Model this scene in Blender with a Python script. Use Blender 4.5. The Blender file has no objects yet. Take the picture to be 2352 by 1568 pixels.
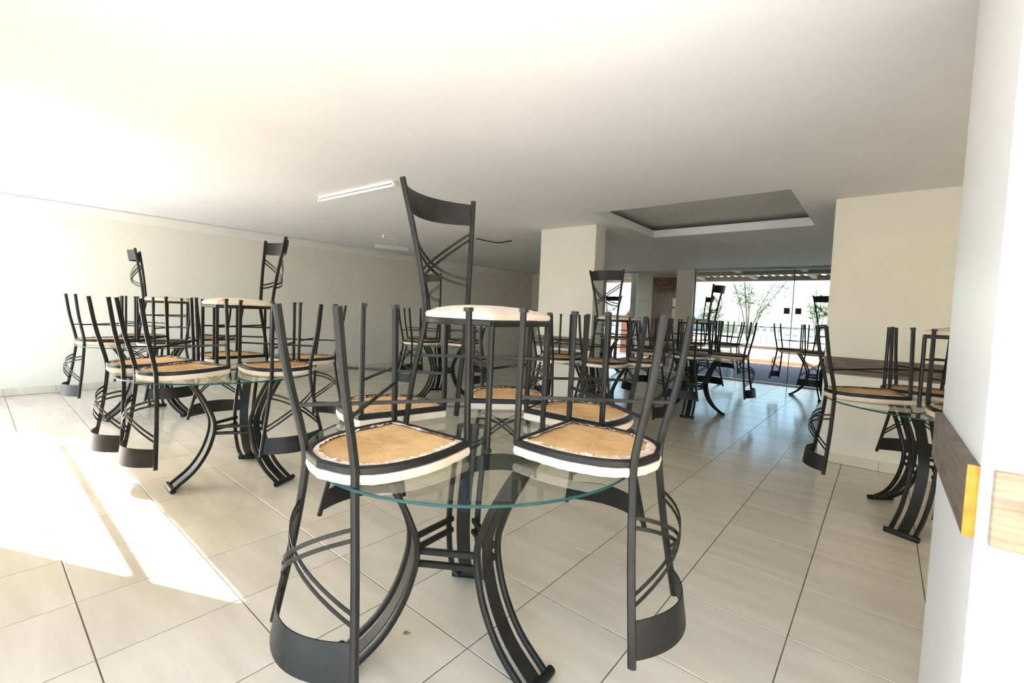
import bpy, math, random
from mathutils import Vector, Matrix
random.seed(7)
sc = bpy.context.scene
C = sc.collection
PI = math.pi
R = math.radians

# ------------------------------------------------------------------ camera
YAW, PITCH, ROLL = R(39.66), R(2.85), R(2.38)
CAM_H = 1.25
fwd0 = Vector((-math.sin(YAW), math.cos(YAW), 0)); right0 = Vector((math.cos(YAW), math.sin(YAW), 0)); up0 = Vector((0, 0, 1))
fwd = fwd0*math.cos(PITCH) - up0*math.sin(PITCH); up1 = up0*math.cos(PITCH) + fwd0*math.sin(PITCH)
rgt = right0*math.cos(ROLL) + up1*math.sin(ROLL); upv = up1*math.cos(ROLL) - right0*math.sin(ROLL)
cam = bpy.data.cameras.new('camera'); camo = bpy.data.objects.new('camera', cam); C.objects.link(camo)
m = Matrix.Identity(4)
for i in range(3):
    m[i][0], m[i][1], m[i][2] = rgt[i], upv[i], -fwd[i]
m[2][3] = CAM_H
camo.matrix_world = m
cam.sensor_width = 36; cam.sensor_fit = 'HORIZONTAL'; cam.lens = 1034.2*36/2352
cam.shift_x = (1176-1171.43)/2352; cam.shift_y = (769.43-784)/2352
cam.clip_start = .02; cam.clip_end = 400
sc.camera = camo

# ------------------------------------------------------------------ sky, sun, exposure
SUN_EL = R(35.6)
w = bpy.data.worlds.new('sky'); sc.world = w; w.use_nodes = True
nt = w.node_tree; bg = nt.nodes['Background']
sky = nt.nodes.new('ShaderNodeTexSky'); sky.sky_type = 'NISHITA'; sky.sun_disc = False
sky.sun_elevation = SUN_EL; sky.sun_rotation = R(244); sky.altitude = 600; sky.air_density = 1.0; sky.dust_density = 2.5; sky.ozone_density = 1.0
nt.links.new(sky.outputs[0], bg.inputs[0]); bg.inputs[1].default_value = 0.36
sl = bpy.data.lights.new('sun', 'SUN'); sl.energy = 12.0; sl.angle = R(.55); sl.color = (1, .965, .91)
so = bpy.data.objects.new('sun', sl); C.objects.link(so)
sdir = Vector((.9*math.cos(SUN_EL), .436*math.cos(SUN_EL), -math.sin(SUN_EL)))
so.rotation_euler = sdir.to_track_quat('-Z', 'Y').to_euler(); so.location = (-10, -8, 12)
vs = sc.view_settings; vs.view_transform = 'Standard'; vs.look = 'None'; vs.gamma = 1; vs.exposure = 1.76
try: vs.use_curve_mapping = False
except Exception: pass
sc.cycles.use_denoising = True
sc.cycles.max_bounces = 8; sc.cycles.diffuse_bounces = 4; sc.cycles.transparent_max_bounces = 24; sc.cycles.caustics_reflective = False
sc.cycles.sample_clamp_indirect = 6
sc.cycles.use_adaptive_sampling = True; sc.cycles.adaptive_threshold = .06

# ------------------------------------------------------------------ materials
def newmat(name):
    mt = bpy.data.materials.new(name); mt.use_nodes = True
    return mt, mt.node_tree, mt.node_tree.nodes['Principled BSDF']
def N(t, kind, **kw):
    n = t.nodes.new(kind)
    for k, v in kw.items():
        if k in n.inputs: n.inputs[k].default_value = v
        else: setattr(n, k, v)
    return n
def noise_mat(name, ca, cb, scale=4, rough=.6, spec=.3, stretch=(1, 1, 1), bump=0, bscale=60, detail=4, objrand=0, metallic=0, lo=.35, hi=.65):
    mt, t, b = newmat(name)
    tc = N(t, 'ShaderNodeTexCoord'); mp = N(t, 'ShaderNodeMapping'); mp.inputs['Scale'].default_value = stretch
    t.links.new(tc.outputs['Object'], mp.inputs[0])
    vec = mp.outputs[0]
    if objrand:
        oi = N(t, 'ShaderNodeObjectInfo'); add = N(t, 'ShaderNodeVectorMath', operation='ADD'); mul = N(t, 'ShaderNodeMath', operation='MULTIPLY'); mul.inputs[1].default_value = 37.0
        t.links.new(oi.outputs['Random'], mul.inputs[0]); t.links.new(vec, add.inputs[0]); t.links.new(mul.outputs[0], add.inputs[1]); vec = add.outputs[0]
    nz = N(t, 'ShaderNodeTexNoise'); nz.inputs['Scale'].default_value = scale; nz.inputs['Detail'].default_value = detail
    t.links.new(vec, nz.inputs['Vector'])
    mr = N(t, 'ShaderNodeMapRange'); mr.inputs[1].default_value = lo; mr.inputs[2].default_value = hi
    t.links.new(nz.outputs[0], mr.inputs[0])
    mx = N(t, 'ShaderNodeMix', data_type='RGBA'); mx.inputs[6].default_value = (*ca, 1); mx.inputs[7].default_value = (*cb, 1)
    t.links.new(mr.outputs[0], mx.inputs[0])
    col = mx.outputs[2]
    if objrand:
        hs = N(t, 'ShaderNodeHueSaturation'); m2 = N(t, 'ShaderNodeMapRange'); m2.inputs[3].default_value = 1-objrand; m2.inputs[4].default_value = 1+objrand
        t.links.new(oi.outputs['Random'], m2.inputs[0]); t.links.new(m2.outputs[0], hs.inputs['Value']); t.links.new(col, hs.inputs['Color']); col = hs.outputs[0]
    t.links.new(col, b.inputs['Base Color'])
    b.inputs['Roughness'].default_value = rough; b.inputs['Specular IOR Level'].default_value = spec; b.inputs['Metallic'].default_value = metallic
    if bump:
        n2 = N(t, 'ShaderNodeTexNoise'); n2.inputs['Scale'].default_value = bscale; n2.inputs['Detail'].default_value = 3
        t.links.new(vec, n2.inputs['Vector'])
        bp = N(t, 'ShaderNodeBump'); bp.inputs['Strength'].default_value = bump; bp.inputs['Distance'].default_value = .01
        t.links.new(n2.outputs[0], bp.inputs['Height']); t.links.new(bp.outputs[0], b.inputs['Normal'])
    return mt
def glass_mat(name, tint, ior=1.5, gloss_rough=0.0):
    mt = bpy.data.materials.new(name); mt.use_nodes = True; t = mt.node_tree; t.nodes.clear()
    out = N(t, 'ShaderNodeOutputMaterial'); tr = N(t, 'ShaderNodeBsdfTransparent'); gl = N(t, 'ShaderNodeBsdfGlossy'); fr = N(t, 'ShaderNodeFresnel'); mx = N(t, 'ShaderNodeMixShader')
    tr.inputs[0].default_value = (*tint, 1); gl.inputs['Roughness'].default_value = gloss_rough; fr.inputs['IOR'].default_value = ior
    gl.inputs[0].default_value = (.95, 1, .98, 1)
    geo = N(t, 'ShaderNodeNewGeometry')      # a pane reflects at the face it is entered by
    inv = N(t, 'ShaderNodeMath', operation='SUBTRACT'); inv.inputs[0].default_value = 1; ml = N(t, 'ShaderNodeMath', operation='MULTIPLY')
    t.links.new(geo.outputs['Backfacing'], inv.inputs[1]); t.links.new(inv.outputs[0], ml.inputs[0]); t.links.new(fr.outputs[0], ml.inputs[1])
    t.links.new(ml.outputs[0], mx.inputs[0]); t.links.new(tr.outputs[0], mx.inputs[1]); t.links.new(gl.outputs[0], mx.inputs[2]); t.links.new(mx.outputs[0], out.inputs[0])
    return mt
M = {}
M['wall'] = noise_mat('cream_wall_paint', (.715, .672, .57), (.745, .706, .606), 1.3, .55, .35, bump=.03, bscale=90)
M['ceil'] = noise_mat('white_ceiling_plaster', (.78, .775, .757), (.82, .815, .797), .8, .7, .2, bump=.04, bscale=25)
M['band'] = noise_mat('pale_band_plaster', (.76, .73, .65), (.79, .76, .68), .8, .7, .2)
M['tray'] = noise_mat('shaded_tray_plaster', (.66, .66, .62), (.70, .70, .66), 1.2, .7, .2)  # greyer than the ceiling: the recess shade is put into the colour
M['white'] = noise_mat('white_gloss_paint', (.66, .675, .68), (.70, .715, .72), 1.2, .4, .4)
M['tile'] = noise_mat('beige_porcelain_tile', (.585, .515, .385), (.695, .622, .485), 2.2, .17, .5, stretch=(.8, 5, 1), detail=6, objrand=.03, lo=.3, hi=.7)
M['grout'] = noise_mat('dark_grout', (.13, .10, .065), (.20, .15, .09), 6, .9, .1)
M['metal'] = noise_mat('black_painted_steel', (.0095, .0092, .0075), (.018, .0175, .0145), 9, .36, .24, bump=.06, bscale=260, objrand=.15)
M['strapmetal'] = noise_mat('black_sheet_steel', (.010, .0105, .0095), (.017, .018, .0165), 12, .42, .28, bump=.12, bscale=420, objrand=.15)
M['cushion'] = noise_mat('cream_seat_fabric', (.66, .535, .41), (.75, .65, .535), 7, .85, .1, bump=.25, bscale=45, objrand=.10)
M['lining'] = noise_mat('tan_seat_lining', (.50, .29, .12), (.66, .42, .20), 6, .8, .1, bump=.5, bscale=24, objrand=.12)
M['hem'] = noise_mat('pale_cover_hem', (.52, .38, .27), (.72, .60, .48), 40, .9, .1, bump=.6, bscale=60)
M['glass'] = glass_mat('clear_table_glass', (.955, .975, .96), 1.5)
M['rim'] = noise_mat('green_glass_edge', (.005, .036, .034), (.012, .06, .056), 5, .3, .2)
M['pane'] = glass_mat('dimming_door_glass', (.70, .745, .735), 1.45)  # tint darkened to dim the daylight coming through the far front
M['wood'] = noise_mat('brown_wood_rail', (.085, .062, .045), (.20, .155, .115), 3, .5, .3, stretch=(2, 2, 26), detail=8, lo=.3, hi=.7)
M['woodlit'] = noise_mat('brown_wood_rail_lit', (.20, .145, .09), (.38, .30, .20), 3, .5, .3, stretch=(2, 2, 26), detail=8, lo=.3, hi=.7)  # same wood as the other rails, daylight on it painted as paler colour
M['edge'] = noise_mat('raw_orange_board_end', (.42, .16, .02), (.60, .26, .04), 28, .7, .2, bump=.3, bscale=60)
M['alu'] = noise_mat('grey_aluminium', (.25, .26, .26), (.32, .33, .33), 6, .4, .5, metallic=.6)
M['rail'] = noise_mat('grey_painted_rail', (.10, .10, .09), (.14, .14, .13), 6, .6, .3)
M['dark'] = noise_mat('dark_fitting', (.02, .02, .022), (.04, .04, .045), 6, .5, .3)
M['plastic'] = noise_mat('white_plastic', (.78, .77, .74), (.84, .83, .80), 4, .4, .4)
M['tube'] = noise_mat('unlit_lamp_tube', (.86, .86, .88), (.90, .90, .92), 4, .2, .5)
M['stone'] = noise_mat('pale_sill_stone', (.62, .60, .56), (.72, .70, .66), 8, .5, .4)
M['terracotta'] = noise_mat('terracotta_kerb', (.36, .15, .08), (.44, .20, .11), 6, .8, .2)
M['sandwall'] = noise_mat('cream_planter_render', (.58, .51, .40), (.64, .57, .46), 3, .8, .2)
M['whitewash'] = noise_mat('white_parapet_render', (.62, .61, .58), (.68, .67, .64), 3, .8, .2)
M['parapet'] = noise_mat('white_parapet_paint', (.52, .51, .49), (.58, .57, .55), 3, .8, .2)
M['frontbounce'] = noise_mat('pale_front_bounce', (.50, .52, .54), (.56, .58, .60), 3, .8, .2)
M['beam'] = noise_mat('pale_pergola_timber', (.68, .58, .47), (.78, .69, .58), 3, .7, .2, stretch=(1, 6, 1))
M['leaf'] = noise_mat('leaf_green', (.03, .07, .02), (.07, .13, .045), 9, .55, .3, objrand=.1)
M['drycol'] = noise_mat('dry_leaf_brown', (.22, .12, .04), (.34, .21, .08), 90, .8, .2)
M['stem'] = noise_mat('brown_stem', (.06, .05, .035), (.10, .08, .06), 12, .8, .2)
M['brick'] = None
M['facade'] = noise_mat('pale_tower_render', (.34, .34, .35), (.40, .40, .41), .3, .8, .2)
M['win'] = noise_mat('tower_window', (.10, .13, .16), (.16, .19, .22), 2, .2, .5)
M['redroof'] = noise_mat('red_brick_gable', (.12, .04, .03), (.17, .06, .045), 2, .8, .2)
M['land'] = noise_mat('hazy_city_ground', (.42, .44, .42), (.52, .53, .50), .05, .9, .1)
def brick_mat(name, c1, c2, cm, scale, rough=.8, squash=1):
    mt, t, b = newmat(name); tc = N(t, 'ShaderNodeTexCoord'); br = N(t, 'ShaderNodeTexBrick')
    br.inputs['Color1'].default_value = (*c1, 1); br.inputs['Color2'].default_value = (*c2, 1); br.inputs['Mortar'].default_value = (*cm, 1)
    br.inputs['Scale'].default_value = scale; br.inputs['Mortar Size'].default_value = .02
    t.links.new(tc.outputs['Object'], br.inputs['Vector']); t.links.new(br.outputs[0], b.inputs['Base Color']); b.inputs['Roughness'].default_value = rough
    bp = N(t, 'ShaderNodeBump'); bp.inputs['Strength'].default_value = .5; bp.inputs['Distance'].default_value = .01
    inv = N(t, 'ShaderNodeMath', operation='SUBTRACT'); inv.inputs[0].default_value = 1
    t.links.new(br.outputs['Fac'], inv.inputs[1]); t.links.new(inv.outputs[0], bp.inputs['Height']); t.links.new(bp.outputs[0], b.inputs['Normal'])
    return mt
M['paving'] = brick_mat('purple_grey_paving', (.20, .16, .18), (.27, .21, .22), (.11, .10, .11), 2.5)
M['brick'] = noise_mat('brown_brick', (.16, .085, .05), (.26, .15, .09), 3, .85, .2, objrand=.2)

# ------------------------------------------------------------------ mesh helpers
class MB:
    def __init__(s): s.v = []; s.f = []; s.mi = []
    def add(s, vs, fs, mi=0):
        o = len(s.v); s.v += [tuple(p) for p in vs]; s.f += [tuple(i+o for i in f) for f in fs]; s.mi += [mi]*len(fs)
        return s
    def box(s, a, b, mi=0):
        x0, y0, z0 = a; x1, y1, z1 = b
        vs = [(x0, y0, z0), (x1, y0, z0), (x1, y1, z0), (x0, y1, z0), (x0, y0, z1), (x1, y0, z1), (x1, y1, z1), (x0, y1, z1)]
        return s.add(vs, [(0, 3, 2, 1), (4, 5, 6, 7), (0, 1, 5, 4), (1, 2, 6, 5), (2, 3, 7, 6), (3, 0, 4, 7)], mi)
    def sweep(s, path, sec, ref=(0, 0, 1), caps=True, closed=False, mi=0, refs=None):
        # sec: list of (a,b); a along side axis (tangent x ref), b along the ref-ish axis
        n = len(path); k = len(sec); P = [Vector(p) for p in path]; vs = []
        for i in range(n):
            if closed: t = P[(i+1) % n]-P[i-1]
            else: t = P[min(i+1, n-1)]-P[max(i-1, 0)]
            t.normalize(); rf = Vector(refs[i] if refs else ref)
            side = t.cross(rf); side.normalize(); upx = side.cross(t); upx.normalize()
            for a, b in sec: vs.append(P[i]+side*a+upx*b)
        fs = []
        for i in range(n if closed else n-1):
            j = (i+1) % n
            for q in range(k):
                r = (q+1) % k
                fs.append((i*k+q, i*k+r, j*k+r, j*k+q))
        if caps and not closed:
            fs.append(tuple(range(k-1, -1, -1))); fs.append(tuple((n-1)*k+q for q in range(k)))
        return s.add(vs, fs, mi)
    def mesh(s, name, mats, smooth=False):
        me = bpy.data.meshes.new(name); me.from_pydata(s.v, [], s.f); 
        for mt in (mats if isinstance(mats, (list, tuple)) else [mats]): me.materials.append(mt)
        for p, i in zip(me.polygons, s.mi): p.material_index = i; p.use_smooth = smooth
        me.update()
        if smooth:
            try: me.set_sharp_from_angle(angle=R(40))
            except Exception: pass
        return me
def put(name, me, parent=None, loc=(0, 0, 0), rz=0):
    o = bpy.data.objects.new(name, me); C.objects.link(o); o.location = loc
    if rz: o.rotation_euler = (0, 0, rz)
    if parent is not None: o.parent = parent
    return o
def tag(o, label, cat=None, group=None, kind=None):
    if label: o['label'] = label
    if cat: o['category'] = cat
    if group: o['group'] = group
    if kind: o['kind'] = kind
    return o
def empty(name, loc=(0, 0, 0), rot=(0, 0, 0)):
    o = bpy.data.objects.new(name, None); o.empty_display_size = .1; C.objects.link(o); o.location = loc; o.rotation_euler = rot
    return o
def rrect(w_, h_, c):
    a, b = w_/2, h_/2
    return [(-a+c, -b), (a-c, -b), (a, -b+c), (a, b-c), (a-c, b), (-a+c, b), (-a, b-c), (-a, -b+c)]
def spline(pts, n):
    P = [Vector(p) for p in pts]; P = [2*P[0]-P[1]] + P + [2*P[-1]-P[-2]]; out = []
    segs = len(P)-3
    for i in range(segs):
        a, b, c, d = P[i:i+4]
        for k in range(n):
            t = k/n
            out.append(.5*((2*b)+(c-a)*t+(2*a-5*b+4*c-d)*t*t+(3*b-a-3*c+d)*t**3))
    out.append(P[-2]); return out
def struct(name, mb, mats, label=None, parent=None, smooth=False):
    o = put(name, mb.mesh(name, mats, smooth), parent)
    if parent is None: o['kind'] = 'structure'
    if label: o['label'] = label
    return o

# ------------------------------------------------------------------ room shell
XL, XR, YF, YB, ZC = -8.04, 2.6, -.6, 10.65, 2.404
TH = .15
# floor: grout bed with one tile object per visible tile
floor = struct('floor', MB().box((XL-TH, YF-TH, -.12), (XR+TH, YB+.12, -.0025)), M['grout'], 'beige glossy tile floor with thin dark joints')
DX, DY, X0, Y0, GAP = .447, .4524, -.2208, .2677, .0042
tile_me = MB()
hx, hy = DX/2-GAP/2, DY/2-GAP/2
bv = .0016
def tile_geo(mb, x0, y0, x1, y1):
    vs = []
    for (z, q) in ((-.010, 0), (-bv, 0), (0, bv)):
        vs += [(x0+q, y0+q, z), (x1-q, y0+q, z), (x1-q, y1-q, z), (x0+q, y1-q, z)]
    fs = [(8, 9, 10, 11)]
    for l in (0, 4):
        for i in range(4): j = (i+1) % 4; fs.append((l+i, l+j, l+4+j, l+4+i))
    mb.add(vs, fs)
tile_geo(tile_me, -hx, -hy, hx, hy)
tile_mesh = tile_me.mesh('tile', M['tile'])
cells = []
for i in range(-19, 9):
    for j in range(-3, 25):
        x0, x1 = X0+i*DX, X0+(i+1)*DX; y0, y1 = Y0+j*DY, Y0+(j+1)*DY
        cx0, cx1, cy0, cy1 = max(x0, XL), min(x1, XR), max(y0, YF), min(y1, YB)
        if cx1-cx0 < .03 or cy1-cy0 < .03: continue
        full = cx0 == x0 and cx1 == x1 and cy0 == y0 and cy1 == y1
        cx, cy = (x0+x1)/2, (y0+y1)/2
        d = Vector((cx, cy, -CAM_H)); zc = d.dot(fwd); vis = False
        if zc > .3:
            u = d.dot(rgt)/zc; v = d.dot(upv)/zc; vis = -1.35 < u < 1.2 and -.95 < v
            if cx > .17 and cy < 1.33+(cx-.17)*8: vis = False
        cells.append((not (vis and full), zc, x0, y0, x1, y1, cx0, cy0, cx1, cy1, cx, cy))
cells.sort(key=lambda c: (c[0], c[1]))
rest = MB()
for n, c in enumerate(cells):
    if n < 300 and not c[0]:
        put('tile', tile_mesh, floor, (c[10], c[11], 0))
    else:
        g = GAP/2
        tile_geo(rest, c[6]+(g if c[6] == c[2] else 0), c[7]+(g if c[7] == c[3] else 0), c[8]-(g if c[8] == c[4] else 0), c[9]-(g if c[9] == c[5] else 0))
o = put('tile_field', rest.mesh('tile_field', M['tile']), floor); o['kind'] = 'stuff'

# ceiling with a recessed tray
TX0, TX1, TY0, TY1 = -2.615, -.69, 4.52, 6.275
cl = MB()
X_0, X_1, Y_0, Y_1 = XL-TH, XR+TH, YF-TH, YB+.05
for (a, b, c_, d) in ((X_0, TX0, Y_0, Y_1), (TX1, X_1, Y_0, Y_1), (TX0, TX1, Y_0, TY0), (TX0, TX1, TY1, Y_1)):
    cl.box((a, c_, ZC), (b, d, ZC+.10))
ceiling = struct('ceiling', cl, M['ceil'], 'white plaster ceiling with a recessed rectangular tray')
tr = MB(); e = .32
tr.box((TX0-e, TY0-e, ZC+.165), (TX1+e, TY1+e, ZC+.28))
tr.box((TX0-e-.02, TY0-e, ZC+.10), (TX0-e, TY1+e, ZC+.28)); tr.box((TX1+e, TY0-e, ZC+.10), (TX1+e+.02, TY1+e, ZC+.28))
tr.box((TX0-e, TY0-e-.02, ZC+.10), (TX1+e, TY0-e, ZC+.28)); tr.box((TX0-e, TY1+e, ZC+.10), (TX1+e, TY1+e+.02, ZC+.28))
put('tray_panel', tr.mesh('tray_panel', M['tray']), ceiling)['label'] = 'upper panel inside the ceiling tray, greyed as shade'
# slab above keeps daylight out of the tray
struct('roof_slab', MB().box((X_0, Y_0, ZC+.34), (X_1, Y_1, ZC+.44)), M['ceil'])

struct('wall_left', MB().box((XL-TH, YF-TH, 0), (XL, YB+.05, ZC)), M['wall'], 'long cream wall')
struct('trim_1', MB().box((XL, YF, 2.262), (XL+.014, YB, ZC-.007)), M['band'], 'pale plaster band along the top of the long cream wall')
struct('wall_right', MB().box((XR, YF-TH, 0), (XR+TH, YB+.05, ZC)), M['wall'])
# wall behind the camera: big glazed opening (sun), then the entrance
HEAD = 2.287; FT = .06
O1 = (-8.04, -4.70); O2 = (-2.0, 2.1)
fw = MB()
fw.box((O1[1], YF-FT, 0), (O2[0], YF, HEAD)); fw.box((O2[1], YF-FT, 0), (XR, YF, HEAD))
fw.box((XL, YF-FT, HEAD), (XR, YF, ZC))
struct('wall_front', fw, M['wall'])
wf_ = MB()
wf_.box((O1[0], YF-.04, 1.79), (O1[1], YF-.02, 1.863))
struct('window_1', wf_, M['white'], 'white transom bar of the glazed opening')

# baseboards of tile strips
def baseboard(name, p0, p1, nrm, label):
    d = Vector(p1)-Vector(p0); L = d.length; d.normalize(); root = None
    nv = Vector(nrm); k = 0; s = 0
    bed = MB(); a = Vector(p0); b = Vector(p1)+nv*.006
    x0, x1 = sorted((a.x, b.x)); y0, y1 = sorted((a.y, b.y))
    bed.box((x0, y0, 0), (x1, y1, .087))
    root = struct(name, bed, M['grout'], label)
    while s < L-.01:
        e_ = min(s+DX, L)
        A = Vector(p0)+d*(s+.0015); B = Vector(p0)+d*(e_-.0015)+nv*.011
        xa, xb = sorted((A.x, B.x)); ya, yb = sorted((A.y, B.y))
        put('tile_strip', MB().box((xa, ya, .003), (xb, yb, .09)).mesh('tile_strip', M['tile']), root)
        s = e_
baseboard('baseboard_left', (XL, -.19, 0), (XL, YB-.05, 0), (1, 0, 0), 'beige tile skirting along the long cream wall')

# ------------------------------------------------------------------ pillars with wooden rails
def grain_board(name, a, b, mat, parent=None):
    mb = MB(); x0, y0, z0 = a; x1, y1, z1 = b; c = .003
    mb.box(a, b)
    return mb.mesh(name, mat)
PY = 5.067
struct('wall_pillar', MB().box((-.41, PY, 0), (.46, PY+.25, ZC)), M['wall'], 'wide cream pillar with a brown rail beside the passage')
struct('wall_column', MB().box((-3.712, PY, 0), (-2.862, PY+.25, ZC)), M['wall'], 'cream column with a brown rail beyond the nearest table')
struct('wall_stub', MB().box((.172, 1.335, 0), (.95, 2.135, ZC)), M['white'], 'white wall end close to the camera')
# the wall goes on beside the right pillar
struct('wall_side', MB().box((.46, PY, 0), (XR, PY+.25, ZC)), M['wall'])
baseboard('baseboard_pillar', (-.41, PY, 0), (.46, PY, 0), (0, -1, 0), 'beige tile skirting at the foot of the wide pillar')
baseboard('baseboard_column', (-3.712, PY, 0), (-2.862, PY, 0), (0, -1, 0), 'beige tile skirting at the foot of the column')
RT, RB = .972, .818
def rail(name, a, b, mat, label):
    x0, y0, z0 = a; x1, y1, z1 = b
    o = put(name, MB().box((0, 0, 0), (x1-x0, y1-y0, z1-z0)).mesh(name, mat), None, a)
    mod = o.modifiers.new('soft', 'BEVEL'); mod.width = .002; mod.segments = 1
    tag(o, label, 'wall rail', 'wooden wall rails'); return o
rail('wall_rail', (-.405, PY-.02, RB), (.455, PY, RT), M['wood'], 'dark brown wooden rail on the wide pillar beside the passage')
rail('wall_rail', (-3.707, PY-.02, RB-.01), (-2.867, PY, RT-.01), M['wood'], 'dark brown wooden rail on the column beyond the nearest table')
r1 = rail('wall_rail', (.153, 1.345, RB), (.172, 2.13, RT), M['wood'], 'grey-brown wooden rail with a raw orange end on the white wall end')
put('end_face', MB().box((0, -.002, .001), (.019, 0, .153)).mesh('end_face', M['edge']), r1)['label'] = 'raw orange cut end of the rail'
rail('wall_rail', (.190, 1.315, RB), (.80, 1.335, RT), M['woodlit'], 'brown wooden rail in a lit colour on the bright face of the wall end')

# ------------------------------------------------------------------ far glass front
yb = YB
bw = MB()
bw.box((XL, yb-.02, 0), (-5.70, yb+.12, ZC))
struct('wall_back', bw, M['wall'], 'short cream back wall in the far corner')
struct('wall_back_post', MB().box((-3.78, yb-.10, 0), (-3.40, yb+.12, ZC)), M['wall'], 'narrow cream pier between the glass doors at the back')
struct('trim_2', MB().box((-5.70, yb+.00, ZC-.045), (XR, yb+.05, ZC)), M['alu'], 'thin grey head rail over the glass front')
struct('trim_3', MB().box((-5.70, yb-.06, -.004), (XR, yb+.10, .022)), M['stone'], 'pale stone threshold under the glass front')
def pane(name, x0, x1, label, y=yb+.02):
    o = struct(name, MB().box((x0, y, .025), (x1, y+.008, ZC-.045)), M['pane'], label)
    return o
def bar(name, parent, a, b, mat): return put(name, MB().box(a, b).mesh(name, mat), parent)
p1 = pane('window_2', -5.69, -4.93, 'glass panel beside the far column, tower visible through it')
bar('window_frame', p1, (-5.70, yb-.0, 0), (-5.66, yb+.05, ZC-.045), M['alu'])
bar('window_frame', p1, (-4.95, yb-.0, 0), (-4.86, yb+.06, ZC-.045), M['stone'])
p2 = pane('door_1', -4.85, -3.79, 'glass door leaf in front of the brick corner')
bar('door_frame', p2, (-4.85, yb+.0, 0), (-4.79, yb+.05, ZC-.045), M['white'])
p3 = pane('window_3', -3.39, -2.43, 'fixed glass panel beside the pier')
bar('glass_edge', p3, (-3.40, yb+.01, .02), (-3.385, yb+.035, ZC-.045), M['rim'])
p4 = pane('door_2', -2.42, -1.452, 'glass sliding door leaf with a small dark lock')
p5 = pane('door_3', -1.446, -.47, 'glass sliding door leaf at the end of the passage', yb+.035)
bar('glass_edge', p4, (-1.462, yb+.016, .02), (-1.448, yb+.034, ZC-.045), M['dark'])
bar('glass_edge', p3, (-2.432, yb+.018, .02), (-2.424, yb+.03, ZC-.045), M['alu'])
bar('lock', p4, (-1.60, yb+.0, 1.46), (-1.50, yb+.04, 1.58), M['dark'])
bar('lock', p5, (-1.40, yb+.0, 1.46), (-1.30, yb+.06, 1.58), M['dark'])
pane('window_4', -.46, XR, 'fixed glass panel hidden past the wide pillar')

# ------------------------------------------------------------------ ceiling fittings
def lamp_fixture(x, y, L, rz, label):
    r = empty('ceiling_lamp', (x, y, ZC), (0, 0, rz)); tag(r, label, 'ceiling lamp', 'unlit tube lamps')
    put('housing', MB().box((-L/2, -.018, -.022), (L/2, .018, 0)).mesh('housing', M['plastic']), r)
    sec = [(.013*math.cos(a*PI/5), .013*math.sin(a*PI/5)) for a in range(10)]
    put('tube', MB().sweep([(-L/2+.02, 0, -.04), (L/2-.02, 0, -.04)], sec).mesh('tube', M['tube'], True), r)
    for s in (-1, 1): put('lamp_holder', MB().box((s*L/2-.012, -.014, -.054), (s*L/2+.012, .014, -.018)).mesh('lamp_holder', M['plastic']), r)
    return r
lamp_fixture(-4.125, 2.46, 1.23, R(3), 'unlit white tube lamp on the ceiling above the nearest table')
lamp_fixture(-6.215, 4.40, .34, R(95), 'short white fitting on the ceiling near the long wall')
lamp_fixture(-7.22, 5.12, .62, R(76), 'grey tube fitting tucked near the plaster band of the long wall')
wr = MB(); wp = spline([(-5.018, 5.133, ZC-.012), (-4.99, 5.36, ZC-.02), (-4.954, 5.581, ZC-.016), (-4.80, 5.58, ZC-.01), (-4.669, 5.572, ZC-.004)], 6)
wr.sweep(wp, [(.012*math.cos(a*PI/3), .008*math.sin(a*PI/3)) for a in range(6)])
tag(put('loose_cable', wr.mesh('loose_cable', M['dark'], True)), 'dark loose cable dangling from the ceiling left of the column', 'cable')
sk = empty('wall_socket', (XL, 4.55, .47)); tag(sk, 'small pale wall socket low on the long cream wall', 'socket')
put('face_plate', MB().box((0, -.035, -.055), (.01, .035, .055)).mesh('face_plate', M['plastic']), sk)
put('outlet', MB().box((.01, -.018, -.03), (.014, .018, .03)).mesh('outlet', M['stone']), sk)

# ------------------------------------------------------------------ chair
ZS, ZTIP, CUSH, ZTAB = .45, 1.0, .048, .759
def post_path(s, n=5):
    return spline([(s*.156, -.262, 0), (s*.147, -.238, .20), (s*.134, -.206, .37), (s*.129, -.194, .45), (s*.133, -.197, .54), (s*.165, -.218, .74), (s*.215, -.255, ZTIP)], n)
PP = post_path(1, 12)
def post_at(z):
    for a, b in zip(PP, PP[1:]):
        if a.z <= z <= b.z:
            t = (z-a.z)/max(b.z-a.z, 1e-6); return a.lerp(b, t)
    return PP[-1]
def ring_pts():
    half = spline([(.188, .191, 0), (.203, .09, 0), (.202, -.02, 0), (.172, -.125, 0), (.105, -.195, 0), (0, -.222, 0)], 6)
    left = [Vector((-p.x, p.y, 0)) for p in reversed(half[:-1])]
    return half+left      # from front right round the back to front left
RING = ring_pts()
def offset_out(pts, d):
    c = Vector((0, 0, 0)); out = []
    for p in pts:
        v = p-c; out.append(p+v.normalized()*d)
    return out
chair_mesh = {}
mb = MB(); loop = RING
front = [Vector((-.188+.376*t/6, .191, 0)) for t in range(1, 6)]
mb.sweep([(p.x, p.y, ZS) for p in loop], rrect(.020, .022, .004), caps=True)
mb.sweep([(-.192, .191, ZS), (.192, .191, ZS)], rrect(.020, .022, .004))
chair_mesh['seat_frame'] = mb.mesh('seat_frame', M['metal'])
outline = loop+front
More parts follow.
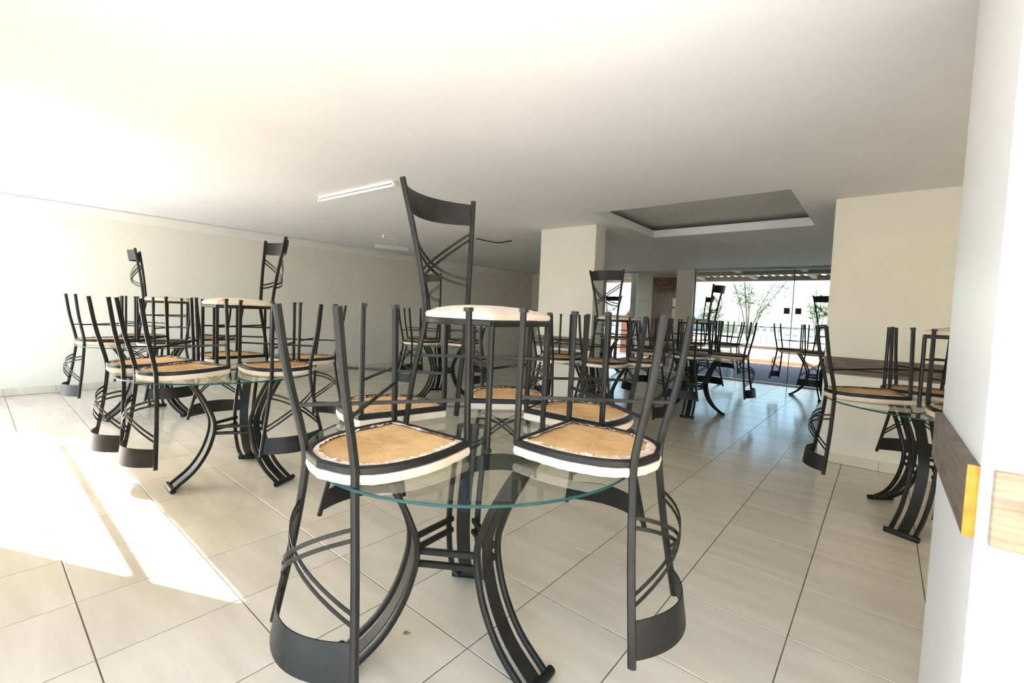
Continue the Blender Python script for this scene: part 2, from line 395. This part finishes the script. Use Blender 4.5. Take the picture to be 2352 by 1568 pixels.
def cushion(top, dome, nm):
    mb = MB(); n = len(outline); rings = []
    rnd = random.Random(3)
    wob = [rnd.uniform(-.0025, .0025) for _ in range(n)]
    prof = [(-.004, ZS+.010), (.007, ZS+.013), (.011, ZS+.012+(top-.012)*.45), (.006, ZS+.012+(top-.012)*.8), (-.012, ZS+top-.001)]
    vs = []
    for d, z in prof:
        for i, p in enumerate(offset_out(outline, d)): vs.append((p.x*(1+wob[i]), p.y*(1+wob[i]), z+wob[i]*.4))
    for sfac, zz in ((.85, top+dome*.35), (.6, top+dome*.75), (.3, top+dome*.96)):
        for p in outline: vs.append((p.x*sfac, p.y*sfac, ZS+zz))
    L = len(prof)+3; vs.append((0, 0, ZS+top+dome)); fs = []
    for l in range(L-1):
        for i in range(n): j = (i+1) % n; fs.append((l*n+i, l*n+j, (l+1)*n+j, (l+1)*n+i))
    for i in range(n): fs.append(((L-1)*n+i, (L-1)*n+(i+1) % n, L*n))
    fs.append(tuple(range(n-1, -1, -1)))
    mb.add(vs, fs); return mb.mesh(nm, M['cushion'], True)
chair_mesh['cushion_flat'] = cushion(CUSH, 0, 'cushion')
chair_mesh['cushion_dome'] = cushion(.040, .026, 'cushion')
def lining():
    mb = MB(); n = len(outline); rnd = random.Random(5); vs = []
    fac = (.955, .84, .68, .5, .3, .12)
    for s in fac:
        for p in outline: vs.append((p.x*s, p.y*s, ZS-.004+rnd.uniform(-.0012, .001)))
    vs.append((0, 0, ZS-.005)); fs = []
    for l in range(len(fac)-1):
        for i in range(n): j = (i+1) % n; fs.append((l*n+j, l*n+i, (l+1)*n+i, (l+1)*n+j))
    for i in range(n): fs.append(((len(fac)-1)*n+(i+1) % n, (len(fac)-1)*n+i, len(fac)*n))
    mb.add(vs, fs); return mb.mesh('lining', M['lining'], True)
chair_mesh['lining'] = lining()
def hem(seed, wide):
    rnd = random.Random(seed); n = len(outline)*2; mb = MB(); vs = []
    pts = []
    for i in range(len(outline)):
        a = outline[i]; b = outline[(i+1) % len(outline)]; pts += [a, a.lerp(b, .5)]
    base = rnd.uniform(0, 6.28)
    for i, p in enumerate(pts):
        a = math.atan2(p.y, p.x); wv = wide*(.35+.65*max(0, math.sin(a+base))**2)+rnd.uniform(-.015, .03)
        s0, s1 = .952, .952-max(.02, .045+wv)
        vs.append((p.x*s0, p.y*s0, ZS-.0065)); vs.append((p.x*(s0+s1)/2, p.y*(s0+s1)/2, ZS-.009+rnd.uniform(-.004, .003))); vs.append((p.x*s1, p.y*s1, ZS-.0085+rnd.uniform(-.006, .002)))
    fs = []
    for i in range(n):
        j = (i+1) % n
        for q in (0, 1): fs.append((j*3+q, i*3+q, i*3+q+1, j*3+q+1))
    mb.add(vs, fs); return mb.mesh('cover_hem', M['hem'])
hems = [hem(11, .03), hem(12, .10), hem(13, .06), hem(14, .16)]
for s, nm in ((1, 'R'), (-1, 'L')):
    pth = post_path(s, 5)
    mb = MB(); mb.sweep(pth, rrect(.021, .023, .006), ref=(0, 1, 0))
    chair_mesh['back_post'+nm] = mb.mesh('back_post', M['metal'])
    mb = MB(); mb.sweep([(s*.186, .189, 0), (s*.187, .190, .006), (s*.188, .191, ZS-.008)], rrect(.020, .020, .005), ref=(0, 1, 0))
    chair_mesh['front_leg'+nm] = mb.mesh('front_leg', M['metal'])
def back_pt(u, z, sag):
    p = post_at(z); return Vector((u*p.x, p.y-sag*(1-u*u), z))
mb = MB(); n = 16; vs = []
for k in range(n+1):
    u = -1+2*k/n
    for zz in (.884, .984):
        z2 = zz-.006*(1-u*u)*(1 if zz < .9 else -.3)
        p = back_pt(u, z2, .088); q = p+Vector((0, .0035, 0)); vs += [p, q]
fs = []
for k in range(n):
    a, b = k*4, k*4+4
    fs += [(a, b, b+2, a+2), (a+1, a+3, b+3, b+1), (a, a+1, b+1, b), (a+2, b+2, b+3, a+3)]
fs += [(0, 2, 3, 1), (n*4, n*4+1, n*4+3, n*4+2)]
mb.add(vs, fs); chair_mesh['top_rail'] = mb.mesh('top_rail', M['strapmetal'], True)
straps = []
for q, (zu, zl, sg, sd) in enumerate(((.850, .632, 1, .086), (.822, .604, 1, .088), (.850, .632, -1, .096), (.822, .604, -1, .098))):
    path = []
    for k in range(15):
        u = -1+2*k/14; z = zu+(zl-zu)*(k/14)-.040*(1-u*u)
        path.append(back_pt(u*sg, z, sd))
    mb = MB(); mb.sweep(path, rrect(.004, .012, .001), ref=(0, 0, 1)); straps.append(mb.mesh('back_strap', M['metal']))
cross = []
for sg, dz in ((1, .004), (-1, -.004)):
    p = post_at(.30); mb = MB()
    mb.sweep([(sg*p.x, p.y, .30+dz), (-sg*.187, .190, .30+dz)], rrect(.006, .012, .001)); cross.append(mb.mesh('cross_bar', M['metal']))
for s, nm in ((1, 'R'), (-1, 'L')):
    mb = MB(); mb.box((s*.186-.0115, .189-.0115, -.001), (s*.186+.0115, .189+.0115, .012)); chair_mesh['cap'+nm] = mb.mesh('foot_cap', M['dark'])
def make_chair(upright, hemk):
    r = empty('dining_chair')
    put('seat_frame', chair_mesh['seat_frame'], r)
    cu = put('cushion', chair_mesh['cushion_dome' if upright else 'cushion_flat'], r); cu['label'] = 'cream fabric seat cushion'
    li = put('lining', chair_mesh['lining'], cu); li['label'] = 'tan cloth under the seat'
    put('cover_hem', hems[hemk], cu)
    for nm in 'LR':
        put('back_post', chair_mesh['back_post'+nm], r)
        lg = put('front_leg', chair_mesh['front_leg'+nm], r); put('foot_cap', chair_mesh['cap'+nm], lg)
    put('top_rail', chair_mesh['top_rail'], r)
    for s_ in straps: put('back_strap', s_, r)
    for s_ in cross: put('cross_bar', s_, r)
    return r
protos = {}
def copy_tree(o, parent=None):
    c = o.copy(); C.objects.link(c); c.parent = parent
    for ch in list(o.children): copy_tree(ch, c)
    return c
used = set()
def chair(x, y, th, upright, label, group, hemk=0, tilt=0, dz=0, zb=ZTAB):
    key = (upright, hemk)
    if key not in protos: protos[key] = make_chair(upright, hemk); o = protos[key]
    else: o = copy_tree(protos[key])
    if upright: o.location = (x, y, zb+.0005); o.rotation_euler = (0, 0, R(th))
    else: o.matrix_world = Matrix.Translation((x, y, zb+dz+.0005)) @ Matrix.Rotation(R(th), 4, 'Z') @ Matrix.Rotation(R(tilt), 4, 'X') @ Matrix.Translation((0, 0, ZS+CUSH)) @ Matrix.Rotation(PI, 4, 'Y')
    assert label not in used, label
    used.add(label); tag(o, label, 'chair', group); return o

# ------------------------------------------------------------------ glass table
PROF = [(.315, .742), (.262, .66), (.205, .555), (.166, .455), (.158, .40), (.166, .33), (.203, .22), (.275, .11), (.385, .018)]
legp = spline([(r_, 0, z) for r_, z in PROF], 4)
def leg_meshes():
    tubes = []
    for s in (-1, 1):
        mb = MB(); mb.sweep([(p.x, s*.060, p.z) for p in legp], rrect(.022, .022, .005), ref=(0, 1, 0)); tubes.append(mb.mesh('leg_tube', M['metal']))
    mb = MB(); mb.sweep([(p.x, 0, p.z) for p in legp], rrect(.052, .004, .001), ref=Vector((1, 0, .2)), refs=None) if False else None
    vs = []; fs = []
    for i, p in enumerate(legp):
        t = legp[min(i+1, len(legp)-1)]-legp[max(i-1, 0)]; nn = Vector((t.z, 0, -t.x)).normalized()*.002
        for y_, sg in ((-.028, 1), (.028, 1), (.028, -1), (-.028, -1)): vs.append((p.x+nn.x*sg, y_, p.z+nn.z*sg))
    for i in range(len(legp)-1):
        for q in range(4): fs.append((i*4+q, i*4+(q+1) % 4, i*4+4+(q+1) % 4, i*4+4+q))
    fs += [(3, 2, 1, 0), tuple(len(vs)-4+q for q in range(4))]
    mb = MB().add(vs, fs); strap = mb.mesh('leg_strap', M['strapmetal'], True)
    sec = [(.0165*math.cos(a*PI/6), .0165*math.sin(a*PI/6)) for a in range(12)]
    foot = MB().sweep([(.392, -.086, .0168), (.392, .086, .0168)], sec).mesh('foot_bar', M['metal'], True)
    top = MB().sweep([(.318, -.062, .7405), (.318, .062, .7405)], rrect(.02, .016, .003)).mesh('top_bar', M['metal'])
    return tubes, strap, foot, top
TUBES, STRAP, FOOT, TOPBAR = leg_meshes()
tops = {}
def table(gx, gy, bx_, by_, rot, label, group, rad=.605):
    r = empty('dining_table', (bx_, by_, 0), (0, 0, R(rot))); tag(r, label, 'table', group)
    for k in range(3):
        lg = put('leg', STRAP, r, rz=k*2*PI/3); lg.rotation_euler = (0, 0, k*2*PI/3); lg['label'] = 'curved leg of two steel tubes and a flat strap'
        for t_ in TUBES: put('leg_tube', t_, lg)
        put('foot_bar', FOOT, lg); put('top_bar', TOPBAR, lg)
    d = .152
    for k in range(3):
        a0, a1 = k*2*PI/3, (k+1)*2*PI/3
        A = Vector((d*math.cos(a0)-.045*math.sin(a0), d*math.sin(a0)+.045*math.cos(a0), 0)); B = Vector((d*math.cos(a1)+.045*math.sin(a1), d*math.sin(a1)-.045*math.cos(a1), 0))
        for z in (.392, .346):
            me = MB().sweep([(A.x, A.y, z), (B.x, B.y, z)], rrect(.020, .020, .003)).mesh('stretcher_bar', M['metal'])
            put('stretcher_bar', me, r)
    if rad not in tops:
        n = 96; mb = MB(); vs = []; th = .009; c_ = .0015
        for rr, z in ((rad-c_, 0), (rad, c_), (rad, th-c_), (rad-c_, th)):
            for i in range(n): a = 2*PI*i/n; vs.append((rr*math.cos(a), rr*math.sin(a), z))
        mb.add(vs, [tuple(range(n-1, -1, -1))], 0); mb.add([], [])
        fs = [tuple(3*n+i for i in range(n))]
        rim = []
        for l in range(3):
            for i in range(n): j = (i+1) % n; rim.append((l*n+i, l*n+j, (l+1)*n+j, (l+1)*n+i))
        mb.f += fs; mb.mi += [0]; mb.f += rim; mb.mi += [1]*len(rim)
        tops[rad] = mb.mesh('glass_top', [M['glass'], M['rim']])
    g = put('glass_top', tops[rad], r)
    lx, ly = gx-bx_, gy-by_; a = -R(rot)
    g.location = (lx*math.cos(a)-ly*math.sin(a), lx*math.sin(a)+ly*math.cos(a), ZTAB-.009); g['label'] = 'round clear glass top with a green edge'
    return r
# name, glass x,y, base x,y, base rotation, table label, short name used in chair labels, chairs (x,y,theta,where,hem), upright (x,y,theta)
TABLES = [
 ((-1.19, 1.25), (-1.20, 1.17), 4, 'round glass table with three curved black legs nearest the camera', 'the nearest glass table',
  [(-1.221, .858, 2.7, 'camera side, tan seat underside turned up', 2, 1.6, -.002), (-.754, 1.381, 94.7, 'passage side, frayed pale hem along tan seat', 1, .5, .006), (-1.715, 1.212, -102, 'long-wall side', 0, 1.0, .002), (-1.027, 1.79, 180.6, 'far side towards the passage', 0, 1.0, .006), (-1.55, 1.86, 224, 'far side towards the long wall', 1)],
  (-1.243, 1.324, -85.4)),
 ((-3.58, 1.17), (-3.50, 1.222), 27, 'round glass table with curved black legs beside the sunlit floor', 'the table beside the sunlit floor',
  [(-3.47, .879, 10.3, 'sun side, nearer the camera', 3, 2.4, -.002), (-3.93, .81, 9.7, 'sun side, nearer the long wall', 2, 2.2, -.003), (-3.278, 1.405, 90, 'passage side', 1, .5), (-3.71, 1.80, 189.5, 'far side', 0, 1.0), (-4.14, 1.38, -87, 'long-wall side', 1)],
  (-3.80, 1.325, 177)),
 ((-6.06, 1.27), (-6.02, 1.25), -80, 'round glass table closest to the long cream wall', 'the table closest to the long wall',
  [(-6.144, .90, 6.3, 'sun side', 1), (-5.66, 1.29, 90, 'passage side', 0), (-6.62, 1.3, -90, 'long-wall side', 2), (-6.02, 1.83, 185, 'far side', 0)],
  (-6.17, 1.42, -16)),
 ((-4.95, 4.45), (-4.95, 4.44), 30, 'round glass table behind the nearest one, out from the long wall', 'the table between long wall and column',
  [(-4.95, 4.02, -10, 'camera side', 0), (-4.52, 4.45, 92, 'passage side', 1), (-5.40, 4.42, -92, 'long-wall side', 0), (-4.9, 4.89, 180, 'far side', 2)],
  (-4.975, 4.50, -7)),
 ((-2.38, 4.46), (-2.40, 4.45), 15, 'round glass table in front of the cream column', 'the table in front of the column',
  [(-2.13, 4.03, 6, 'camera side', 0), (-1.95, 4.50, 92, 'passage side', 2), (-2.88, 4.43, -84, 'long-wall side', 0), (-2.60, 3.94, -13, 'nearer the long wall', 1)],
  (-2.34, 4.70, -5)),
 ((-2.0, 6.42), (-1.93, 6.25), -81, 'round glass table standing in the passage under the ceiling tray', 'the table under the ceiling tray',
  [(-1.58, 6.60, 90, 'passage side', 0), (-1.92, 5.97, 0, 'camera side', 1), (-2.52, 6.50, -90, 'long-wall side', 0), (-2.06, 7.14, 180, 'far side', 2), (-2.49, 6.0, -42, 'corner nearer the long wall', 0)],
  (-2.07, 6.72, 88)),
 ((-2.85, 9.5), (-2.85, 9.5), 10, 'round glass table just inside the glass front, past the ceiling tray', 'the table just inside the glass front',
  [(-2.36, 9.55, 95, 'passage side', 0), (-2.85, 9.0, 0, 'camera side', 1), (-3.37, 9.45, -88, 'long-wall side', 0), (-2.60, 10.03, 175, 'glass side', 2)],
  (-3.02, 9.66, 124)),
 ((-.82, 9.33), (-.82, 9.33), -70, 'round glass table half hidden by the wide pillar at the glass front', 'the table behind the wide pillar',
  [(-1.25, 9.42, -100, 'passage side, seen against the terrace', 0), (-.85, 8.90, 5, 'camera side', 1), (-.27, 9.40, 90, 'pillar side', 0)],
  (-.72, 9.45, -8)),
 ((.31, 3.96), (.30, 3.94), 8.6, 'round glass table in front of the wide pillar', 'the table in front of the wide pillar',
  [(-.078, 3.945, -75, 'passage side', 2, 1.6, -.002), (.44, 3.50, 8, 'camera side', 0), (.22, 4.42, 178, 'pillar side', 3)],
  (.42, 4.0, 80)),
 ((-5.0, 9.5), (-5.0, 9.5), 0, 'round glass table in the far corner beyond the column', 'the table beyond the column',
  [(-4.58, 9.5, 90, 'passage side', 0), (-5.0, 9.07, 0, 'camera side', 0), (-5.43, 9.5, -90, 'long-wall side', 0)],
  (-5.02, 9.6, 175)),
]
for (g, b, rot, tl, short, chs, u) in TABLES:
    table(g[0], g[1], b[0], b[1], rot, tl, 'round glass dining tables')
    for (x, y, th, where, hk, *ex) in chs:
        chair(x, y, th, False, 'upturned black chair on %s, %s' % (short, where), 'upturned chairs on the tables', hk, *ex)
    chair(u[0], u[1], u[2], True, 'upright black chair standing on top of %s' % short, 'upright chairs on the tables', 0)

struct('ground_front', MB().box((-30, -16, -.3), (12, YF-.06, -.03)), M['frontbounce'], 'unseen pale ground added behind the camera to bounce sunlight')  # unseen ground, added to throw sunlight up onto the ceiling
lfm = MB().add([(0, 0, .002), (.012, .007, .009), (.034, .004, .004), (.014, -.008, .006), (.016, 0, .003)], [(0, 4, 1), (1, 4, 2), (2, 4, 3), (3, 4, 0)])
tag(put('dry_leaf', lfm.mesh('dry_leaf', M['drycol']), None, (-1.35, 1.055, 0), R(35)), 'tiny brown dry leaf on the tiles under the nearest table', 'leaf')
# ------------------------------------------------------------------ terrace beyond the glass front
struct('ground_terrace', MB().box((-14, YB+.12, -.3), (10, 16.3, -.03)), M['paving'], 'shaded purple-grey terrace paving')
struct('kerb', MB().box((-14, 16.3, -.3), (10, 16.62, .07)), M['terracotta'], 'terracotta kerb across the terrace')
struct('planter_wall', MB().box((-14, 16.62, -.3), (10, 17.2, .50)), M['sandwall'], 'low cream planter wall across the terrace')
struct('planter_ledge', MB().box((-14, 16.56, .50), (10, 17.0, .55)), M['stone'])
struct('parapet', MB().box((-14, 17.1, -.3), (10, 17.3, .84)), M['parapet'], 'white parapet wall at the edge of the terrace')
rl = empty('guard_rail', (0, 17.2, .84)); tag(rl, 'metal handrail with glass panes on the white parapet', 'railing')
put('handrail', MB().box((-14, -.03, .26), (10, .03, .31)).mesh('handrail', M['rail']), rl)
for k in range(13):
    x = -13.4+k*1.9
    put('rail_post', MB().box((x-.03, -.025, 0), (x+.03, .025, .26)).mesh('rail_post', M['whitewash']), rl)
    if k < 12: put('pane', MB().box((x+.05, -.004, .02), (x+1.85, .004, .25)).mesh('pane', M['pane']), rl)
# pergola
pg = empty('pergola', (0, 0, 0)); tag(pg, 'pale timber pergola over the terrace', 'pergola')
for y in (12.35, 14.15): put('cross_beam', MB().box((-9, y-.06, 2.42), (4, y+.06, 2.545)).mesh('cross_beam', M['beam']), pg)
for k in range(9): put('rafter', MB().box((-8.31+k*1.37-.055, 10.8, 2.46), (-8.31+k*1.37+.055, 14.3, 2.545)).mesh('rafter', M['beam']), pg)
slat_me = MB().box((-.03, 10.85, 2.545), (.03, 14.5, 2.585)).mesh('slat', M['beam'])
for k in range(62): put('slat', slat_me, pg, (-8.6+k*.19, 0, 0))
for x in (-8.0, 3.9): put('post', MB().box((x-.06, 14.09, -.03), (x+.06, 14.21, 2.44)).mesh('post', M['beam']), pg)
put('roof_sheet', MB().box((-9, 10.75, 2.60), (4.2, 14.3, 2.63)).mesh('roof_sheet', M['dark']), pg)
# brick corner of the barbecue with a white side wall, seen through the glass door
bc = empty('barbecue', (-5.03, 12.2, -.03)); tag(bc, 'brown brick barbecue corner seen through the glass door', 'barbecue')
put('core', MB().box((0, 0, 0), (.80, .7, 2.42)).mesh('core', M['grout']), bc)
bme = MB().box((-.105, -.012, -.028), (.105, .012, .028)).mesh('brick', M['brick'])
cnt = 0
for row in range(36):
    z = .035+row*.066
    for q in range(4):
        x = .115+q*.232-(.116 if row % 2 else 0)
        if x < .09 or x > .75: continue
        put('brick', bme, bc, (x, -.012, z)); cnt += 1
struct('wall_terrace', MB().box((-5.62, 12.25, -.03), (-5.04, 12.4, 2.42)), M['parapet'], 'pale service wall beside the brick corner')
# plants
def plant(x, y, z0, h, seed, label, spread=.8, nb=9):
    rnd = random.Random(seed); r = empty('shrub', (x, y, z0)); tag(r, label, 'plant', 'thin terrace shrubs')
    st = MB(); lf = MB(); sec = [(.012*math.cos(a*PI/3), .012*math.sin(a*PI/3)) for a in range(6)]
    for b in range(nb):
        a = rnd.uniform(0, 2*PI); tip = Vector((math.cos(a)*spread*rnd.uniform(.3, 1), math.sin(a)*spread*.4, h*rnd.uniform(.55, 1)))
        pth = spline([(0, 0, 0), tuple(tip*.4+Vector((0, 0, h*.12))), tuple(tip)], 5); st.sweep(pth, sec, ref=(1, .3, 0))
        for q in range(34):
            t = rnd.uniform(.62, 1.0); p = pth[min(int(t*(len(pth)-1)), len(pth)-1)]+Vector((rnd.gauss(0, .07), rnd.gauss(0, .07), rnd.gauss(0, .06)))
            d = Vector((rnd.gauss(0, 1), rnd.gauss(0, 1), rnd.gauss(.3, .8))).normalized()*rnd.uniform(.12, .22); s_ = d.cross(Vector((rnd.random(), rnd.random(), rnd.random()))).normalized()*.018
            lf.add([p, p+d*.5+s_, p+d, p+d*.5-s_], [(0, 1, 2, 3)])
    put('stems', st.mesh('stems', M['stem']), r); f_ = put('foliage', lf.mesh('foliage', M['leaf']), r); f_['kind'] = 'stuff'
plant(-3.55, 16.85, .55, 2.3, 1, 'tall thin shrub with sparse leaves in the middle of the terrace planter', 1.1, 9)
plant(-4.9, 16.85, .55, 1.7, 2, 'thin shrub in the planter beside the pier', .6, 6)
plant(-1.6, 16.85, .55, 1.9, 3, 'thin shrub in the planter near the wide pillar', .5, 6)
# city far beyond
struct('ground_city', MB().box((-400, 30, -32), (300, 390, -30)), M['land'])
def tower(x, y, wd, dp, h, label, rows, cols, z0=-30):
    r = empty('tower_block', (x, y, z0), (0, 0, R(-25))); tag(r, label, 'building', 'far city blocks')
    put('wall', MB().box((-wd/2, 0, 0), (wd/2, dp, h)).mesh('wall', M['facade']), r)
    put('parapet_cap', MB().box((-wd/2-.3, -.3, h), (wd/2+.3, dp+.3, h+1)).mesh('parapet_cap', M['facade']), r)
    wm = MB().box((-.9, -.08, -.8), (.9, .05, .8)).mesh('window', M['win'])
    for i in range(rows):
        for j in range(cols): put('window', wm, r, (-wd/2+wd*(j+.5)/cols, 0, h-2.6-i*3.4))
tower(-92, 190, 17, 12, 44, 'tall pale tower block seen between column and glass door', 9, 4)
for k, (x, y, wd, h) in enumerate(((-75, 210, 26, 33), (-42, 260, 24, 30.5), (-22, 200, 18, 32.5), (6, 240, 22, 31))):
    tower(x, y, wd, 14, h, ('wide low pale block left of the planter shrub', 'low pale block behind the planter shrub', 'pale block behind the terrace door', 'low pale block right of the terrace door')[k], 2, 6)
gb = MB(); st_n = 7
gb.box((-.55, 0, 0), (0, .3, 1.15))
for k in range(st_n): gb.box((-.55+.07*k, 0, 1.15+.09*k), (0, .3, 1.15+.09*(k+1)))
tag(put('stepped_gable', gb.mesh('stepped_gable', M['redroof']), None, (-6.82, 15.2, -.03)), 'red brick stepped wall beyond the glass panel', 'brick wall')
